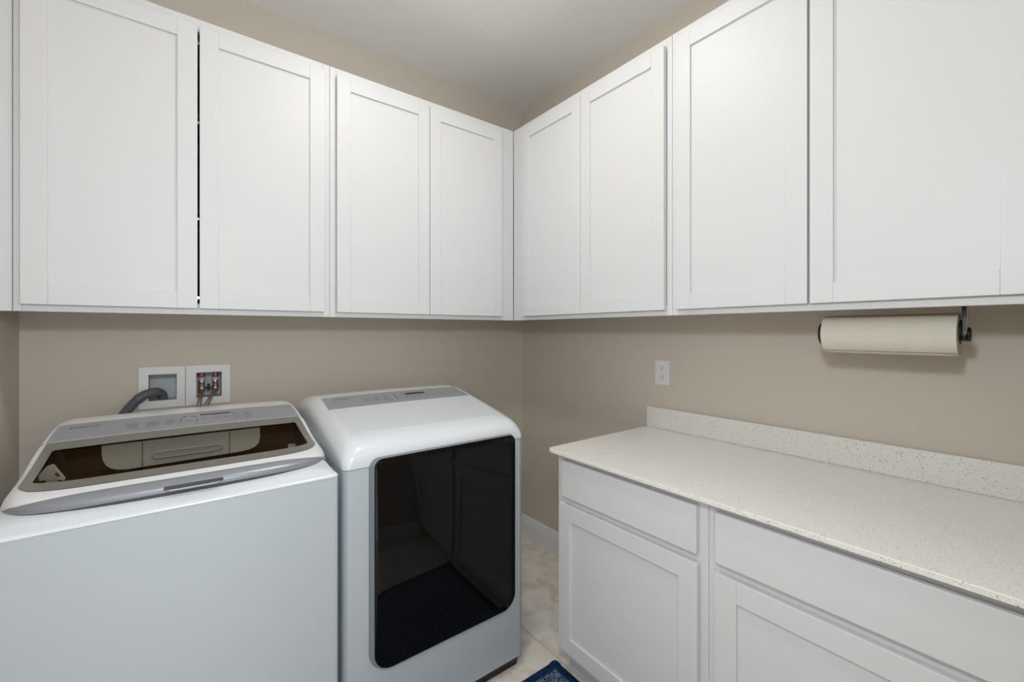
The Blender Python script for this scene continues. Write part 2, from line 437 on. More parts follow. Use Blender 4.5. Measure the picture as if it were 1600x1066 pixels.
# base cabinets --------------------------------------------------------------
BD = .613
def base_cab(a0, a1, drawer, doors, label):
    """a0 > a1 (towards the camera); front faces -X"""
    lo, hi = min(a0, a1), max(a0, a1)
    t = thing('base_cabinet', label, 'cabinet', (-BD / 2, (lo + hi) / 2, 0), 'white base cabinets under the countertop')
    lo += .0006; hi -= .0006; top = .854
    b = MB(); w = .016
    b.box(-.002, -(BD - .019), lo, lo + w, .10, top); b.box(-.002, -(BD - .019), hi - w, hi, .10, top)
    b.box(-.002, -.54, hi - w, hi, 0, .10); b.box(-.002, -.54, lo, lo + w, 0, .10)
    b.box(-.002, -(BD - .019), lo + w, hi - w, .10, .116); b.box(-.002, -.012, lo + w, hi - w, .116, top)
    b.build('carcass', M['cab'], t)
    b = MB(); b.box(-.54, -.552, lo, hi, 0, .10); b.build('toe_kick', M['cab'], t)
    b = MB(); s = .032
    b.box(-(BD - .019), -BD, lo, lo + s, .10, top); b.box(-(BD - .019), -BD, hi - s, hi, .10, top)
    b.box(-(BD - .019), -BD, lo + s, hi - s, .10, .14); b.box(-(BD - .019), -BD, lo + s, hi - s, .817, top)
    b.box(-(BD - .019), -BD, lo + s, hi - s, .664, .712)
    if len(doors) > 1:
        m = (doors[0][0] + doors[1][1]) / 2
        b.box(-(BD - .019), -BD, m - .02, m + .02, .14, .664)
    b.build('face_frame', M['cab'], t, bevel=.0008, seg=1)
    b = MB(); b.box(-(BD + .001), -(BD + .0195), drawer[0], drawer[1], .700, .8335)
    b.build('drawer_front', M['cab'], t, bevel=.003, seg=3)
    for p, q in doors:
        shaker_door('R', p, q, .130, .6745, BD + .001, t, sw=.057, rw=.057, rec=.008)
    return t
base_cab(-.983, -1.574, (-1.020, -1.5475), [(-1.5505, -1.004)], 'narrower white base cabinet nearest the dryer, one drawer above one door')
base_cab(-1.574, -2.183, (-1.5984, -2.160), [(-2.160, -1.5984)], 'white base cabinet at the right edge of the photo, farthest from the dryer')

# countertop ------------------------------------------------------------------
CZ = .869
t = thing('countertop', 'white speckled quartz countertop with a low backsplash strip along the right wall', 'countertop', (-.33, -1.57, .8545))
b = MB(); out = [(-.001, -2.184), (-.649, -2.184)]
rc = .022
for k in range(7):
    a = pi - (pi / 2) * k / 6
    out.append((-.649 + rc + rc * cos(a), -.957 - rc + rc * sin(a)))
out.append((-.001, -.957))
b.prism(out, 'z', .8552, CZ); b.build('slab', M['quartz'], t, bevel=.0016, seg=2)
b = MB(); b.box(-.001, -.0195, -2.184, -.957, CZ + .0002, .9625); b.build('backsplash', M['quartz'], t, bevel=.0012, seg=2)

# ------------------------------------------------------------------ wall outlet
t = thing('wall_outlet', 'white duplex power outlet on the beige wall above the countertop', 'outlet', (-.001, -1.0287, 1.124))
b = MB(); b.box(-.0004, -.006, -1.0665, -.991, 1.0665, 1.1815); b.build('cover_plate', M['plastic_white'], t, bevel=.0025, seg=3)
for zc in (1.1445, 1.1035):
    b = MB(); b.prism([(-1.0287 + u * .0165, zc + v) for u, v in [(cos(a), max(-.0125, min(.0125, .0165 * sin(a)))) for a in [2 * pi * k / 28 for k in range(28)]]], 'x', -.0058, -.0078)
    rc_ = b.build('receptacle', M['plastic_white'], t)
    b = MB()
    b.box(-.0076, -.0081, -1.0287 - .0072, -1.0287 - .0052, zc + .0005, zc + .0085)
    b.box(-.0076, -.0081, -1.0287 + .0052, -1.0287 + .0068, zc + .0015, zc + .0085)
    b.cyl((-.0076, -1.0287, zc - .0065), (-.0082, -1.0287, zc - .0065), .0027, 14)
    b.build('slots', M['slot'], rc_)
b = MB(); b.cyl((-.0055, -1.0287, 1.124), (-.0072, -1.0287, 1.124), .0028, 16); b.build('screw', M['plastic_white'], t)

# ------------------------------------------------------------------ washer hook-up boxes
def outlet_box(x0, x1, hx0, hx1, label):
    t = thing('washer_outlet_box', label, 'outlet box', ((x0 + x1) / 2, 0, 1.012), 'washer outlet boxes in the back wall')
    z0, z1 = 1.012, 1.1765 if x0 < -1.8 else 1.1735
    z1 = 1.1755
    b = MB(); e = .0006; T = -.0075
    hz0, hz1 = HZ0 + .002, HZ1 - .002; hx0 += .002; hx1 -= .002
    def rc4(a, c, d, f_, y): return [(a, y, d), (c, y, d), (c, y, f_), (a, y, f_)]
    b.loops([rc4(hx0, hx1, hz0, hz1, -e), rc4(x0, x1, z0, z1, -e), rc4(x0, x1, z0, z1, T), rc4(hx0, hx1, hz0, hz1, T), rc4(hx0, hx1, hz0, hz1, -e)], smooth=False)
    bmesh.ops.remove_doubles(b.bm, verts=b.bm.verts[:], dist=1e-5)
    b.build('face_plate', M['plastic_white'], t, bevel=.0016, seg=2)
    b = MB(); w = .0015; D = .085
    b.box(hx0 - w + .0003, hx0, -e, D, hz0, hz1); b.box(hx1, hx1 + w - .0003, -e, D, hz0, hz1)
    b.box(hx0, hx1, -e, D, hz0 - w, hz0); b.box(hx0, hx1, -e, D, hz1, hz1 + w); b.box(hx0 - w, hx1 + w, D, D + .003, hz0 - w, hz1 + w)
    b.build('recess', M['plastic_grey'], t)
    return t
bx1 = outlet_box(-1.889, -1.7455, HX[0], HX[1], 'white drain box in the wall behind the washer, with the grey hose going into it')
bx2 = outlet_box(-1.7440, -1.593, HX[2], HX[3], 'white supply box in the wall behind the washer, with two brass water valves')
def lathe_z(b, cx, cy, prof, n=20):
    b.loops([[(cx + r * cos(2 * pi * k / n), cy + r * sin(2 * pi * k / n), z) for k in range(n)] for r, z in prof], cap0=True, cap1=True)
for vx, knob in ((-1.6913, -1), (-1.6435, 1)):
    b = MB(); lathe_z(b, vx, .035, [(.008, 1.075), (.0125, 1.0755), (.0125, 1.084), (.010, 1.086), (.010, 1.094), (.0115, 1.095), (.0115, 1.099)])
    va = b.build('valve', M['brass'], bx2)
    b = MB(); lathe_z(b, vx, .035, [(.0105, 1.099), (.0108, 1.1005), (.0108, 1.107), (.0105, 1.108)]); b.build('collar', M['chrome'], va)
    b = MB(); lathe_z(b, vx, .035, [(.0108, 1.108), (.0112, 1.109), (.0112, 1.119), (.0108, 1.120)]); b.build('blue_label', M['blueband'], va)
    b = MB(); lathe_z(b, vx, .035, [(.0108, 1.120), (.0114, 1.121), (.0114, 1.132), (.0108, 1.133)]); b.build('red_label', M['redband'], va)
    b = MB(); lathe_z(b, vx, .035, [(.0105, 1.133), (.0108, 1.134), (.0095, 1.139), (.006, 1.1425)]); b.build('copper_cap', M['copper'], va)
    b = MB(); b.box(vx + .012 * (-knob), vx + .026 * (-knob), .03, .042, 1.074, 1.080); b.box(vx + .019 * (-knob), vx + .026 * (-knob), .028, .040, 1.066, 1.093)
    b.build('shutoff_handle', M['black'], va, bevel=.001)
for pts, lab in (([(-1.6913, .035, 1.0745), (-1.6915, .028, 1.068), (-1.6941, .008, 1.058), (-1.699, -.022, 1.032), (-1.7034, -.034, .995), (-1.705, -.037, .90), (-1.70, -.037, .60)], 'braided steel water hose hanging from the left valve in the supply box'),
                 ([(-1.6435, .035, 1.0745), (-1.6445, .028, 1.068), (-1.6506, .006, 1.058), (-1.6671, -.022, 1.032), (-1.6824, -.034, .995), (-1.686, -.037, .90), (-1.68, -.037, .60)], 'braided steel water hose slanting down from the right valve in the supply box')):
    t = thing('water_hose', lab, 'hose', pts[-1], 'braided water hoses behind the washer')
    b = MB(); b.tube(bez(pts, 8), .0072, 14); b.build('braided_tube', M['braid'], t)
    p0, p1 = Vector(pts[0]), Vector(pts[2])
    b = MB(); dd = (Vector(pts[2]) - Vector(pts[0])).normalized()
    b.tube([p0, p0 + dd * .006, p0 + dd * .010, p0 + dd * .013], [.0118, .0122, .0118, .0088], 18); b.build('hose_nut', M['chrome'], t)
# grey corrugated drain hose
t = thing('drain_hose', 'grey corrugated drain hose arching from behind the washer into the left wall box', 'hose', (-1.94, -.06, .55))
low = [(-1.945, -.060, .55), (-1.947, -.060, .80), (-1.945, -.056, .93), (-1.9408, -.053, .9796), (-1.9197, -.047, 1.0166), (-1.9000, -.040, 1.0445), (-1.8860, -.036, 1.0580)]
dense = bez(low, 80); pts = [dense[0]]; acc = 0
for a_, c_ in zip(dense, dense[1:]):
    seg_ = (c_ - a_).length; d_ = 0
    while acc + (seg_ - d_) >= .0016:
        d_ += .0016 - acc; acc = 0; pts.append(a_ + (c_ - a_) * (d_ / seg_))
    acc += seg_ - d_
b = MB()
rs = [.0135 + .0032 * (0, .5, 1, .5)[k % 4] for k in range(len(pts))]
b.tube(pts, rs, 16); b.build('corrugated_hose', M['hose'], t)
up = [(-1.8895, -.037, 1.0545), (-1.8820, -.035, 1.0620), (-1.8672, -.030, 1.0715), (-1.8437, -.018, 1.0775), (-1.8300, .002, 1.0735), (-1.8200, .020, 1.0620), (-1.8165, .029, 1.0430)]
pts = bez(up, 10); b = MB(); b.tube(pts, .0168, 18); b.build('hose_elbow', M['hose'], t)

# ------------------------------------------------------------------ paper towel holder and roll
RX, RZ, RY0, RY1 = -.20, 1.3055, -2.0025, -1.722
t = thing('paper_towel_holder', 'black and chrome paper towel holder hanging under the wall cabinet on the right', 'paper towel holder', (RX, (RY0 + RY1) / 2, 1.385))
b = MB(); b.box(RX - .016, RX + .016, -2.032, -1.960, 1.3805, 1.3848); b.build('mounting_bar', M['blackmetal'], t, bevel=.001)
for y, sg in ((-2.0112, -1),):
    b = MB()
    pr = [(RX - .013, 1.3805), (RX - .013, 1.312)] + [(RX - .0165 * cos(a), 1.305 - .0165 * sin(a)) for a in [pi * k / 12 for k in range(13)]] + [(RX + .013, 1.312), (RX + .013, 1.3805)]
    b.prism(pr, 'y', y - .0040, y + .0040)
    ar = b.build('arm', M['blackmetal'], t, bevel=.0008)
    b = MB(); b.cyl((RX, y - sg * .002, 1.3055), (RX, y - sg * .014, 1.3055), .0085, 20); b.cyl((RX, y - sg * .004, 1.3055), (RX, y - sg * .006, 1.3055), .011, 20)
    b.build('chrome_hub', M['chrome'], ar)
    b = MB(); pp = [(y + sg * .0022 + sg * .0012 * 0, 0)]
    b.box(RX - .0125, RX + .0125, y + sg * .0041, y + sg * .0050, 1.306, 1.380); b.build('metal_plate', M['plate'], ar, bevel=.0004)
    if sg < 0:
        b = MB(); b.tube([(RX, y - .0050, 1.3055), (RX, y - .0075, 1.3055), (RX, y - .0110, 1.3055), (RX, y - .0120, 1.3055)], [.016, .0185, .0165, .010], 26); b.build('end_knob', M['blackmetal'], ar)
b = MB(); b.tube([(RX, -1.7155, 1.3055), (RX, -1.7135, 1.3055), (RX, -1.7085, 1.3055), (RX, -1.706, 1.3055)], [.0335, .0350, .0320, .018], 36)
ec = b.build('end_cap', M['blackmetal'], t)
b = MB(); b.cyl((RX, -1.7158, 1.3055), (RX, -1.722, 1.3055), .012, 20); b.build('chrome_hub', M['chrome'], ec)
b = MB(); b.tube([(RX, RY0 - .0012, 1.3115), (RX, RY0 - .0030, 1.3115), (RX, RY0 - .0040, 1.3115)], [.030, .0305, .028], 36); b.build('end_cap', M['blackmetal'], t)
b = MB(); b.cyl((RX, RY0 - .002, 1.3055), (RX, -1.718, 1.3055), .006, 14); b.build('rod', M['chrome'], t)
t = thing('paper_towel_roll', 'roll of cream paper towels on the holder below the right wall cabinets', 'paper towel', (RX, (RY0 + RY1) / 2, RZ))
b = MB(); N = 72; R0, R1, rc = .0530, .0545, .0195
def spiral(k):
    a = 2 * pi * k / N
    return R0 + (R1 - R0) * (k / N)
ls = []
th0 = radians(-118)
for y, rad in ((RY1, None), (RY0, None)):
    ls.append([(RX + spiral(k) * cos(th0 + 2 * pi * k / N), y, RZ + spiral(k) * sin(th0 + 2 * pi * k / N)) for k in range(N + 1)])
core0 = [(RX + rc * cos(th0 + 2 * pi * k / N), RY1, RZ + rc * sin(th0 + 2 * pi * k / N)) for k in range(N + 1)]
core1 = [(p[0], RY0, p[2]) for p in core0]
b.loops([core0, ls[0], ls[1], core1, core0], closed=False, smooth=False)
rl = b.build('towel_sheets', M['towel'], t)
for p in rl.data.polygons: p.use_smooth = abs(p.normal.y) < .5
rl.data.set_sharp_from_angle(angle=radians(40))
# loose edge of the outer sheet
b = MB(); 
def flap(u, v):
    a = th0 - radians(2) + radians(26) * u; r = R1 + .0006 + .0015 * (1 - u) ** 2
    return (RX + r * cos(a), RY0 + (RY1 - RY0) * v, RZ + r * sin(a))
b.grid(flap, 10, 12); fo_ = b.build('loose_sheet', M['towel'], t)
md = fo_.modifiers.new('th', 'SOLIDIFY'); md.thickness = .0009
b = MB(); b.loops([[(RX + r * cos(2 * pi * k / 40), y, RZ + r * sin(2 * pi * k / 40)) for k in range(40)] for r, y in ((.0193, RY0 - .0008), (.0193, RY1 + .0008), (.0175, RY1 + .0008), (.0175, RY0 - .0008), (.0193, RY0 - .0008))])
b.build('cardboard_tube', M['roll_core'], t)

# ------------------------------------------------------------------ lettering and small print
def text_mesh(txt, size, place, m, name, parent, spacing=1.0, sx=1.0, ext=.0003):
    cu = bpy.data.curves.new(name, 'FONT'); cu.body = txt; cu.size = size; cu.extrude = ext; cu.align_x = 'LEFT'; cu.space_character = spacing
    o = bpy.data.objects.new(name, cu); COL.objects.link(o)
    dg = bpy.context.evaluated_depsgraph_get(); dg.update()
    me = bpy.data.meshes.new_from_object(o.evaluated_get(dg)); bpy.data.objects.remove(o)
    base = loc_of(parent)
    for v in me.vertices: v.co = place(v.co.x * sx, v.co.y, v.co.z) - base
    return link_mesh(name, me, m, parent)

# ------------------------------------------------------------------ washer
WX0, WX1, WY0, WY1, WZ = -2.083, -1.396, -.900, -.088, .898
wc = (WX0 + WX1) / 2; wh = (WX1 - WX0) / 2
wm = thing('washing_machine', 'white top-load washing machine with a dark see-through lid, left of the dryer', 'washing machine', (wc, (WY0 + WY1) / 2, 0))
def rprism(b, x0, x1, y0, y1, z0, z1, rf, rb=.01, top_r=0, steps=4, lidded=True):
    """upright box with rounded vertical edges; front = y0; rounded top arris"""
    def lp(ins, z):
        return [(x, y, z) for x, y in rrect(x0 + ins, x1 - ins, y0 + ins, y1 - ins, (max(rf - ins, .001), max(rf - ins, .001), rb, rb), 8)]
    ls = [lp(0, z0), lp(0, z1 - top_r)]
    for k in range(1, steps + 1):
        a = pi / 2 * k / steps
        if top_r: ls.append(lp(top_r * (1 - cos(a)), z1 - top_r + top_r * sin(a)))
    b.loops(ls, cap0=True, cap1=lidded)
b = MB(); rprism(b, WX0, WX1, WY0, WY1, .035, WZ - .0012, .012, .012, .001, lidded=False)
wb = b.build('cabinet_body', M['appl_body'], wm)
wb.data.set_sharp_from_angle(angle=radians(40))
for x in (WX0 + .05, WX1 - .05):
    for y in (WY0 + .06, WY1 - .06):
        b = MB(); lathe_z(b, x, y, [(.02, 0), (.022, .004), (.016, .036)]); b.build('foot', M['black'], wm)
# the lid surface: rows (y, z, half width) from the back to the front
LR = [(-.100, .945, .322), (-.130, 1.000, .321), (-.215, 1.034, .3185), (-.355, 1.036, .3185), (-.480, 1.0125, .3235), (-.610, .985, .3275),
      (-.720, .967, .330), (-.800, .955, .332), (-.832, .948, .3335), (-.853, .937, .3345), (-.860, .9235, .3345)]
lc = -1.7335
def row_at_y(y):
    """parameter t for which the centre line of the lid is at y"""
    lo, hi = 0.0, float(len(LR) - 1)
    for _ in range(40):
        m_ = (lo + hi) / 2
        if interp(LR, m_)[0] > y: lo = m_
        else: hi = m_
    return (lo + hi) / 2
def lidS(u, t, lift=0.0):
    y, z, hw = interp(LR, t)
    f = max(0.0, min(1.0, (-y - .50) / .30)); f = f * f * (3 - 2 * f)
    y += f * (.020 * u * u + .085 * abs(u) ** 9)
    z -= .004 * u * u + .006 * max(0, (abs(u) - .93) / .07) ** 2
    return Vector((lc + hw * u, y, z + lift))
# white base deck under the lid with the tub opening
b = MB()
yc_, yh_ = (WY0 + WY1) / 2, (WY1 - WY0) / 2
def ring(hx, y0, y1, z, rf, rb, zc=0.0, bow=0.0):
    """rounded-rectangle ring of points at height z (zc: rise at the middle of the front)"""
    poly = rrect(wc - hx, wc + hx, y0, y1, (rf, rf, rb, rb), 8)
    pl = rr_sub(poly, 16)
    return [(x, y - (bow * max(0, 1 - ((x - wc) / hx) ** 2) if y < (y0 + y1) / 2 else 0), z + (zc * max(0, 1 - ((x - wc) / hx) ** 2) if y < (y0 + y1) / 2 else 0)) for x, y in pl]
rg = [ring(wh - .002, WY0 + .002, WY1 - .002, WZ - .0012, .012, .012), ring(wh + .0006, WY0 - .0008, WY1, WZ - .0008, .014, .012), ring(wh + .0006, WY0 - .0008, WY1, WZ + .0025, .014, .012), ring(wh - .002, WY0 + .003, WY1 - .002, WZ + .0065, .014, .012),
      ring(wh - .006, WY0 + .012, WY1 - .006, WZ + .009, .016, .014), ring(wh - .010, WY0 + .034, WY1 - .012, WZ + .016, .03, .02), ring(wh - .013, WY0 + .055, WY1 - .02, WZ + .023, .05, .02),
      ring(wh - .024, WY0 + .100, WY1 - .03, WZ + .024, .06, .02), ring(.300, WY0 + .125, -.515, WZ + .022, .05, .03), ring(.300, WY0 + .125, -.515, WZ + .006, .05, .03)]
b.loops(rg)
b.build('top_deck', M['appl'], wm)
# lid shell: console strip + rim + front edge; window opening left for the glass
T_CB = row_at_y(-.352); T_CF = row_at_y(-.480); T_GB = row_at_y(-.486); T_GF = row_at_y(-.796); T_HB = row_at_y(-.826); T_END = float(len(LR) - 1)
GU = .962
lid = MB()
lid.grid(lambda u, v: lidS(-1 + 2 * u, T_CF * v), 60, 26)                               # rear strip and console bed
# rim between the console and the front band, around the glass: ring from outer rectangle to glass outline
def uvloop(u1, t0, t1, rf, rb, n=10):
    """rounded outline in (u, t): front = t1; radii in u units (front corners rf, back corners rb)"""
    kt = (t1 - t0) / (.31 / .34)                      # t units per u unit
    poly = []
    def arc(cu, ct, a0, r):
        for k in range(n + 1):
            a = a0 + (pi / 2) * k / n; poly.append((cu + r * cos(a), ct + r * sin(a) * kt))
    arc(-u1 + rb, t0 + rb * kt, pi, rb); arc(u1 - rb, t0 + rb * kt, 1.5 * pi, rb); arc(u1 - rf, t1 - rf * kt, 0, rf); arc(-u1 + rf, t1 - rf * kt, .5 * pi, rf)
    out = []
    for i, p in enumerate(poly):
        q = poly[(i + 1) % len(poly)]; L = math.hypot(q[0] - p[0], (q[1] - p[1]) / kt); k = 60 if L > .2 else 1
        for j in range(k): out.append((p[0] + (q[0] - p[0]) * j / k, p[1] + (q[1] - p[1]) * j / k))
    return out
def uvring(b, A, B, nsub, lift=0.0, mi=0):
    ls = []
    for s in range(nsub + 1):
        f = s / nsub; ls.append([lidS(a[0] + (c[0] - a[0]) * f, a[1] + (c[1] - a[1]) * f, lift) for a, c in zip(A, B)])
    b.loops(ls, mi=mi)
outer = uvloop(1.0, T_CF, T_HB, .0001, .0001); gout = uvloop(GU, T_GB, T_GF, .09, .012); ginn = uvloop(.895, row_at_y(-.540), row_at_y(-.752), .03, .02)
uvring(lid, outer, gout, 4)
def lid_front(u, v):
    uu = -1 + 2 * u; p = lidS(uu, T_HB + (T_END - T_HB) * v); k = 1 - abs(uu) ** 6
    p.y += .0085 * k * max(0, min(1, (v - .12) / .3)); return p
lid.grid(lid_front, 60, 14)                                                              # front edge
# side skirts down to the deck
def skirt(u, v, sg):
    p = lidS(sg, T_END * u); return (p.x + sg * .001 * sin(pi * v), p.y, p.z + (.919 - p.z) * v)
lid.grid(lambda u, v: skirt(u, v, 1), 60, 6); lid.grid(lambda u, v: skirt(u, v, -1), 60, 6)
lid.grid(lambda u, v: Vector((lidS(-1 + 2 * u, 0).x, -.100, .945 - .04 * v)), 40, 2)
bmesh.ops.remove_doubles(lid.bm, verts=lid.bm.verts[:], dist=.0004)
lido = lid.build('lid', M['appl_lid'], wm)
lido.data.set_sharp_from_angle(angle=radians(50))
b = MB(); b.grid(lambda u, v: lidS(-.972 + 1.944 * u, T_CB + (T_CF - T_CB) * v, .0009), 60, 8)
cons = b.build('control_panel', M['silver'], wm)
# glass: opaque printed border and smoked window
b = MB(); uvring(b, gout, ginn, 4, .0012); gb = b.build('lid_glass_border', M['lidborder'], lido)
b = MB()
mid = [(a[0] * .02, (T_GB + T_GF) / 2 + (a[1] - (T_GB + T_GF) / 2) * .02) for a in ginn]
uvring(b, ginn, mid, 10, .0012); b.bm.faces.new([v for v in b.bm.verts][-len(ginn):])
b.build('lid_window', M['tint'], lido)
# silver front band of the lid, tapering to the corners
def band(u, v):
    uu = -.985 + 1.97 * u; k = (1 - abs(uu) ** 6)
    t0 = T_END - (T_END - T_HB) * (.10 + .93 * k); p = lidS(uu, t0 + (T_END - t0) * v)
    bul = (.0035 * sin(pi / 2 * min(1, v / .3)) if v < .3 else .0035 - .0085 * ((v - .3) / .7) ** 1.3) * min(1, k * 1.2)
    return Vector((p.x, p.y - .0014 - bul, p.z + .0008 + (.0015 * v)))
b = MB(); b.grid(band, 70, 16); hb = b.build('front_band', M['silver_dk'], lido)
# pull in the band: flat dark sheet painted as the recess shade
b = MB()
def gy(x, z):   # front face y of the band at x
    u = (x - lc) / .3345; return lidS(u, T_END - .4).y - .003
gx0, gx1 = -1.787, -1.669
b.grid(lambda u, v: Vector((gx0 + (gx1 - gx0) * u, gy(gx0 + (gx1 - gx0) * u, 0) - .0015, .9425 - .009 * v)), 16, 2)
pull = b.build('pull_shade', M['grip'], lido)
b = MB()
pts_ = [Vector((gx0 + (gx1 - gx0) * k / 20, gy(gx0 + (gx1 - gx0) * k / 20, 0) - .003, .9315 + .0035 * abs(2 * k / 20 - 1) ** 8)) for k in range(1, 20)]
b.tube(pts_, .0028, 10); b.build('pull_bar', M['silver_dk'], lido)
# dark strip painted as the shaded gap below the lid
b = MB(); b.grid(lambda u, v: Vector((lc + (lidS(-.99 + 1.98 * u, T_END).x - lc) * .998, lidS(-.99 + 1.98 * u, T_END).y + .004, .9245 - .006 * v)), 60, 2)
b.build('lid_gap_shade', M['gap_dark'], wm)
# control panel print
cy0, cz0, cy1, cz1 = -.352, 1.0363, -.480, 1.0125
def wplace(x0, y0, sc=1.0):
    """places flat text lying on the sloping console; text x -> +X, text y -> up the slope (+Y)"""
    def f(x, y, z):
        X = x0 + x * sc; Y = y0 + y * sc
        t_ = row_at_y(Y); p = lidS((X - lc) / .323, t_)
        return Vector((X, Y, p.z + .0011 + z))
    return f
text_mesh('SAMSUNG', .0165, wplace(-2.0155, -.4005), M['print'], 'brand_lettering', cons, spacing=1.25, sx=.72)
def wbar(b, x0, x1, y, h=.0022):
    n = max(1, int((x1 - x0) / .02))
    f = wplace(0, 0)
    for k in range(n):
        a = x0 + (x1 - x0) * k / n; c = x0 + (x1 - x0) * (k + 1) / n
        q = [f(a, y, .0003), f(c, y, .0003), f(c, y + h, .0003), f(a, y + h, .0003)]
        b.bm.faces.new([b.bm.verts.new(v) for v in q])
rnd = random.Random(3)
for x0, x1 in ((-1.887, -1.856), (-1.842, -1.808), (-1.796, -1.768)):
    b = MB()
    for k in range(6): wbar(b, x0, x1 - rnd.uniform(.0, .010), -.449 + k * .0068, .0020)
    b.build('small_print', M['print_lt'], cons)
for x0 in (-1.703, -1.673, -1.645):
    b = MB()
    for k in range(3): wbar(b, x0, x0 + .019 - rnd.uniform(0, .004), -.440 + k * .0075, .0019)
    b.build('small_print', M['print_lt'], cons)
for x0, w in ((-1.7490, .023), (-1.6110, .015), (-1.5790, .013)):
    b = MB()
    for k in range(3 if w < .02 else 1): wbar(b, x0, x0 + w, -.437 + k * .014, .0024)
    b.build('button_print', M['print'], cons)
b = MB(); wbar(b, -1.7056, -1.6204, -.3985, .0095); b.build('display', M['display'], cons)
f = wplace(0, 0)
for pl, rad in (([(-1.7585, -.450), (-1.758, -.435), (-1.755, -.412), (-1.750, -.400), (-1.742, -.397)], .0008),
                ([(-1.7145, -.450), (-1.715, -.435), (-1.718, -.412), (-1.723, -.400), (-1.731, -.397)], .0008),
                *[([(x0, -.389), (x0, -.447), (x0 + .004, -.452), (x0 + .018, -.452), (x0 + .021, -.447), (x0 + .021, -.420)], .0004) for x0 in (-1.614, -1.582)]):
    b = MB(); b.tube([f(x, y, .0003) for x, y in pl], rad, 6); b.build('button_outline', M['print'], cons)
# inside the tub, seen through the lid glass
b = MB()
ox, oy = wc, -.625
def tubwall(u, v):
    a = 2 * pi * u; return (ox + .285 * cos(a), oy + .105 * sin(a), .905 - .25 * v)
b.grid(tubwall, 60, 6, closed_u=True)
def tubtop(u, v):
    a = 2 * pi * u; c, s = cos(a), sin(a); k = 1 / max(abs(c), abs(s))
    ex, ey = ox + .298 * max(-1, min(1, c * k)), -.645 + .126 * max(-1, min(1, s * k))
    ix, iy = ox + .285 * c, oy + .105 * s
    return (ex + (ix - ex) * v, ey + (iy - ey) * v, .905)
b.grid(tubtop, 60, 3, closed_u=True)
b.loops([[(ox + .285 * cos(a) * k, oy + .105 * sin(a) * k, .655) for a in [2 * pi * i / 60 for i in range(60)]] for k in (1, .5)], cap1=True)
b.build('drum', M['tub_brown'], wm)
# added liner behind and beside the tub opening, darkness put into its brown
b = MB(); wl = [(wc - .2985, -.765 + .2485 * k / 12) for k in range(13)] + [(wc - .2985 + .597 * k / 30, -.5165) for k in range(1, 30)] + [(wc + .2985, -.5165 - .2485 * k / 12) for k in range(13)]
b.loops([[(x, y, .9045) for x, y in wl], [(x, y, interp(LR, row_at_y(y))[1] - .013) for x, y in wl]], closed=False, smooth=False)
b.build('tub_dark_liner', M['tub_brown'], wm)
b = MB()
pcs = [(-1.9323, .992), (-1.9323, .968), (-1.9300, .950), (-1.924, .936), (-1.915, .926), (-1.900, .919), (-1.880, .916), (-1.60, .920), (-1.578, .923), (-1.562, .929), (-1.551, .940), (-1.547, .956), (-1.547, .992)]
b.prism(pcs, 'y', -.5235, -.5180); rp = b.build('rear_tub_panel', M['tub'], wm)
for x in (-1.8457, -1.6325):
    b = MB(); b.box(x - .0009, x + .0009, -.5234, -.5247, .918, .990); b.build('panel_seam', M['gap_dark'], rp)
b = MB()
b.loops([[(x, -.5240, z) for x, z in rrect(-1.8254, -1.6500, .9325, .9565, .010, 6)], [(x, -.5280, z) for x, z in rrect(-1.822, -1.6534, .9355, .9540, .008, 6)], [(x, -.5255, z) for x, z in rrect(-1.818, -1.657, .9385, .9520, .006, 6)]], cap1=True)
b.build('detergent_drawer_grip', M['plastic_grey'], rp)
b = MB(); b.prism([(-2.043, .948), (-2.024, .972), (-2.012, .975), (-1.991, .935), (-1.993, .929), (-2.012, .936), (-2.036, .9375)], 'y', -.606, -.596)
hb_ = b.build('hinge_cover', M['tub'], wm, bevel=.002)
b = MB(); b.prism([(-2.006, .9430), (-2.010, .9520), (-2.005, .9540), (-1.999, .9440)], 'y', -.6064, -.6070); b.build('sticker', M['hose'], hb_)

# ------------------------------------------------------------------ dryer
DX, DX_1, DY0, DY1 = -1.373, -.6845, -.862, -.07
dc = (DX + DX_1) / 2; dh = (DX_1 - DX) / 2
dm = thing('clothes_dryer', 'white clothes dryer with a large black glass door, between the washer and the room corner', 'clothes dryer', (dc, (DY0 + DY1) / 2, 0))
SZ = .8965
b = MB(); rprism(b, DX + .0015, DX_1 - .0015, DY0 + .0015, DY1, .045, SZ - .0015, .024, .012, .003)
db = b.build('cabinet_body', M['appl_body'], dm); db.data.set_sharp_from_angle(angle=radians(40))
b = MB(); rprism(b, DX + .022, DX_1 - .012, DY0 + .018, DY1 - .03, .004, .046, .016, .012, 0)
b.build('black_plinth', M['black'], dm)
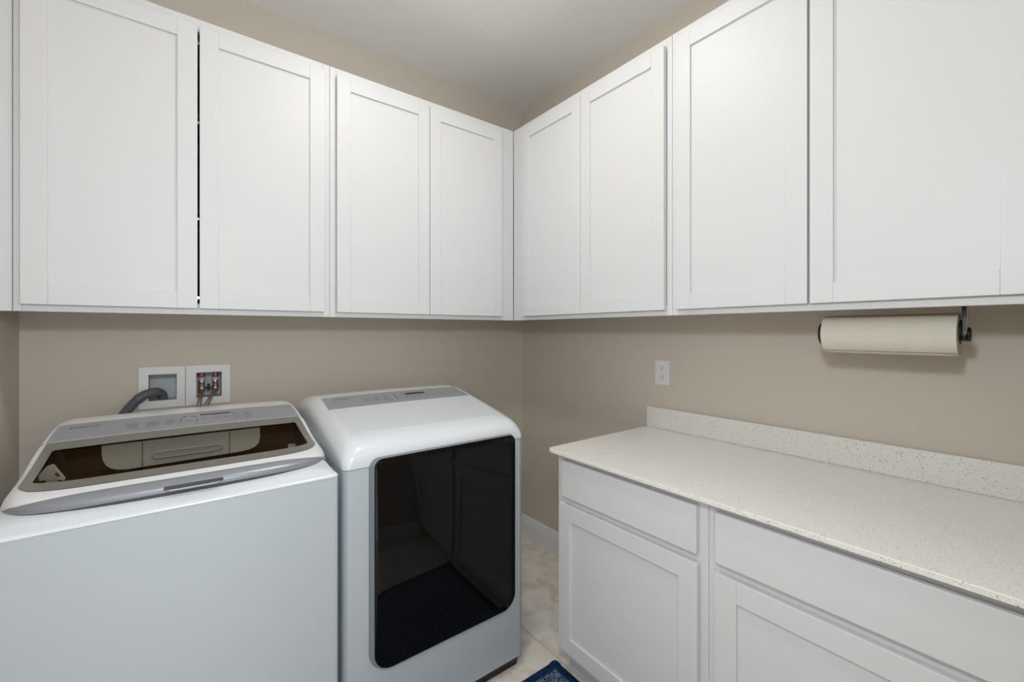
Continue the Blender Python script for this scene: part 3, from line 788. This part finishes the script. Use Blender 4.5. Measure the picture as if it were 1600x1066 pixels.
# rounded top cover
DR = [(-.070, .905), (-.072, .960), (-.095, .998), (-.170, 1.030), (-.290, 1.0485), (-.390, 1.0495), (-.530, 1.0265), (-.700, .9935), (-.780, .9770), (-.822, .9640), (-.846, .9480), (-.858, .9300), (-.862, .9100), (-.862, SZ)]
def dtop(u, t, lift=0.0):
    """u in -1..1 runs over the cross-section from the left seam over the top to the right seam"""
    y, z = interp(DR, t)
    z = max(z, SZ)
    y = max(y, DY0)
    w = dh
    rp_ = .024
    if y < DY0 + rp_: w = dh - rp_ + sqrt(max(0, rp_ ** 2 - (DY0 + rp_ - y) ** 2))
    h = z - SZ; r = min(.052, h * .999) if h > 1e-5 else 1e-5
    flat = w - r; side = h - r; arc = r * pi / 2
    L = flat + arc + side; s = abs(u) * L; sg = 1 if u >= 0 else -1
    if s < flat: x, zz = s, h
    elif s < flat + arc: a = (s - flat) / r; x, zz = flat + r * sin(a), side + r * cos(a)
    else: x, zz = w, side - (s - flat - arc)
    zz += .004 * max(0, 1 - (x / w) ** 2) * min(1, h / .05)
    return Vector((dc + sg * x, y, SZ + zz + lift))
b = MB(); NU = 44
us = []
for k in range(NU + 1):
    f_ = -1 + 2 * k / NU
    us.append(math.copysign(abs(f_) ** .62, f_))
nt_ = 110
vs = [[b.bm.verts.new(dtop(u, (len(DR) - 1) * j / nt_)) for u in us] for j in range(nt_ + 1)]
for j in range(nt_):
    for i in range(NU):
        try: f_ = b.bm.faces.new((vs[j][i], vs[j][i + 1], vs[j + 1][i + 1], vs[j + 1][i])); f_.smooth = True
        except ValueError: pass
bmesh.ops.remove_doubles(b.bm, verts=b.bm.verts[:], dist=.0003)
dt = b.build('top_cover', M['appl'], dm)
dt.data.set_sharp_from_angle(angle=radians(60))
b = MB()
rprism(b, DX + .003, DX_1 - .003, DY0 + .003, DY1 - .002, SZ - .003, SZ + .003, .022, .012); b.build('top_seam', M['gap_dark'], dm)
def dz(y, x=None):
    lo, hi = 0.0, 10.0
    for _ in range(40):
        m_ = (lo + hi) / 2
        if interp(DR, m_)[0] > y: lo = m_
        else: hi = m_
    z = interp(DR, lo)[1]
    if x is not None: z += .004 * max(0, 1 - ((x - dc) / dh) ** 2)
    return z
# silver control panel: a trapezoid lying on the hump
def dpan(u, v, lift=.0009):
    y = -.395 + (-.532 + .395) * v
    xl = -1.3245 + (-1.3300 + 1.3245) * v; xr = -.738 + .002 * v
    x = xl + (xr - xl) * u
    return Vector((x, y, dz(y, x) + lift))
b = MB(); b.grid(dpan, 40, 8); dcn = b.build('control_panel', M['silver'], dm)
def dplace(x0, y0):
    def f(x, y, z): return Vector((x0 + x, y0 + y, dz(y0 + y, x0 + x) + .0012 + z))
    return f
text_mesh('SAMSUNG', .0145, dplace(-1.288, -.4395), M['print'], 'brand_lettering', dcn, spacing=1.25, sx=.72)
fd = dplace(0, 0)
def dbar(b, x0, x1, y, h=.0024):
    n = max(1, int((x1 - x0) / .02))
    for k in range(n):
        a = x0 + (x1 - x0) * k / n; c = x0 + (x1 - x0) * (k + 1) / n
        b.bm.faces.new([b.bm.verts.new(v) for v in (fd(a, y, .0003), fd(c, y, .0003), fd(c, y + h, .0003), fd(a, y + h, .0003))])
for x0, w, n_, dy_, y0_ in [(x, .026, 6, .0085, -.497) for x in (-1.183, -1.143, -1.106)] + [(x, .018, 4, .0085, -.500) for x in (-.985, -.958, -.930)] + [(x, .013, 4, .014, -.500) for x in (-.893, -.870, -.848)]:
    b = MB()
    for k in range(n_): dbar(b, x0, x0 + w - rnd.uniform(0, .25 * w), y0_ + k * dy_)
    b.build('small_print', M['print_lt'], dcn)
b = MB(); dbar(b, -.9992, -.9142, -.458, .021); b.build('display', M['display'], dcn)
b = MB(); dbar(b, -1.0430, -1.0230, -.494, .003); b.build('button_print', M['print'], dcn)
b = MB(); dbar(b, -1.088, -1.080, -.508, .006); b.build('button_print', M['print'], dcn)
for pl in ([(-1.0545, -.506), (-1.054, -.470), (-1.051, -.440), (-1.045, -.432)], [(-1.0065, -.506), (-1.007, -.470), (-1.010, -.440), (-1.016, -.432)]):
    b = MB(); b.tube([fd(x, y, .0003) for x, y in pl], .0009, 6); b.build('button_outline', M['print'], dcn)
# shallow pressed field in front of the panel
b = MB()
poly = [(-1.315, -.548), (-.752, -.556)]
fld = [(-1.3165, -.545), (-1.3085, -.640), (-1.3005, -.715), (-1.293, -.745), (-1.278, -.762), (-1.255, -.768), (-1.03, -.780), (-.79, -.778), (-.768, -.772), (-.755, -.758), (-.748, -.735), (-.745, -.640), (-.742, -.560)]
pts_ = bez([(x, y, dz(y, x) - .0011) for x, y in fld], 6)
pts_ = [Vector((p.x, p.y, dz(p.y, p.x) - .0011)) for p in pts_]
b.tube(pts_, .0019, 8); b.build('pressed_edge', M['appl'], dt)
# door: raised white surround with the black glass on it
GX0, GX1, GZ0, GZ1 = -1.2860, -.7430, .262, .9195
do_ = MB()
def dl_(ins, y, x0=GX0, x1=GX1, z0=GZ0, z1=GZ1, rb=.058, rt=.026):
    return [(x, y, z) for x, z in rr_sub(rrect(x0 + ins, x1 - ins, z0 + ins, z1 - ins, (rb - ins, rb - ins, rt - ins, rt - ins), 10), 12)]
def bulge(x, z):
    a = (x - (GX0 + GX1) / 2) / ((GX1 - GX0) / 2); c = (z - (GZ0 + GZ1) / 2) / ((GZ1 - GZ0) / 2)
    return .009 * max(0, 1 - a * a) * max(0, 1 - c * c)
def dls(e, y): return [(x, y, z) for x, z in rr_sub(rrect(GX0 - e, GX1 + e, GZ0 - e, GZ1 + e * .12, (.058 + e, .058 + e, .026 + e * .5, .026 + e * .5), 10), 12)]
do_.loops([dls(.011, DY0 + .004), dls(.011, DY0 - .0005), dls(.009, DY0 - .003), dls(.0015, DY0 - .015), dls(-.001, DY0 - .0165)], cap1=True)
ddr = do_.build('door', M['door_edge'], dm); ddr.data.set_sharp_from_angle(angle=radians(30))
g = MB(); cxg, czg = (GX0 + GX1) / 2, (GZ0 + GZ1) / 2
base = dl_(0, 0); ls = [[(x, DY0 - .0170, z) for x, y, z in base], [(cxg + (x - cxg) * .998, DY0 - .0195, czg + (z - czg) * .998) for x, y, z in base]]
for k in range(1, 15):
    s_ = .992 * (1 - k / 15)
    if k == 1: s_ = .992
    else: s_ = .992 * (1 - (k - 1) / 14)
    ls.append([(cxg + (x - cxg) * s_, DY0 - .0205 - bulge(cxg + (x - cxg) * s_, czg + (z - czg) * s_), czg + (z - czg) * s_) for x, y, z in base])
g.loops(ls, cap0=True, cap1=True)
gg = g.build('door_glass', M['blackglass'], ddr); gg.data.set_sharp_from_angle(angle=radians(60))

# ------------------------------------------------------------------ rug
rx1, ry1, rx0, ry0 = -.578, -.928, -1.40, -1.72
t = thing('rug', 'blue woven rug with a navy border on the beige tiles in front of the dryer', 'rug', ((rx0 + rx1) / 2, (ry0 + ry1) / 2, 0))
b = MB(); rr_ = random.Random(5)
b.box(rx0 + .02, rx1 - .02, ry0 + .02, ry1 - .02, .0005, .006); b.build('backing', M['rug_border'], t)
b = MB()
NX, NY = 150, 150
def pile(u, v):
    x = rx0 + .028 + (rx1 - rx0 - .056) * u; y = ry0 + .028 + (ry1 - ry0 - .056) * v
    return (x + rr_.uniform(-.0012, .0012), y + rr_.uniform(-.0012, .0012), .0095 + rr_.uniform(-.002, .0025))
b.grid(pile, NX, NY, smooth=False); b.build('woven_field', M['rug_in'], t)
b = MB()
def cords(x0, y0, x1, y1):
    n = int(math.hypot(x1 - x0, y1 - y0) / .006); nx, ny = (y1 - y0), -(x1 - x0); L = math.hypot(nx, ny); nx /= L; ny /= L
    for k in range(n):
        px, py = x0 + (x1 - x0) * (k + .5) / n, y0 + (y1 - y0) * (k + .5) / n
        b.tube([(px - nx * s, py - ny * s, z) for s, z in ((.0, .002), (.004, .0085), (.016, .0115), (.030, .0105), (.033, .004))], .0031, 6)
cords(rx1, ry1, rx0, ry1); cords(rx0, ry1, rx0, ry0); cords(rx0, ry0, rx1, ry0); cords(rx1, ry0, rx1, ry1)
ob_ = b.build('border', M['rug_border'], t)

# ------------------------------------------------------------------ ceiling lamp (just above the picture)
LX, LY = -1.10, -1.12
t = thing('ceiling_lamp', 'round flush ceiling lamp with a lit frosted dome in the middle of the ceiling', 'lamp', (LX, LY, ZC))
b = MB(); lathe_z(b, LX, LY, [(.115, ZC - .0005), (.117, ZC - .02), (.108, ZC - .03)], 40); b.build('lamp_base', M['chrome'], t)
b = MB()
lathe_z(b, LX, LY, [(.095, ZC - .031)] + [(.095 * cos(a), ZC - .031 - .030 * sin(a)) for a in [pi / 2 * k / 10 for k in range(1, 10)]] + [(.004, ZC - .061)], 40)
b.build('lamp_dome', M['lampglass'], t)
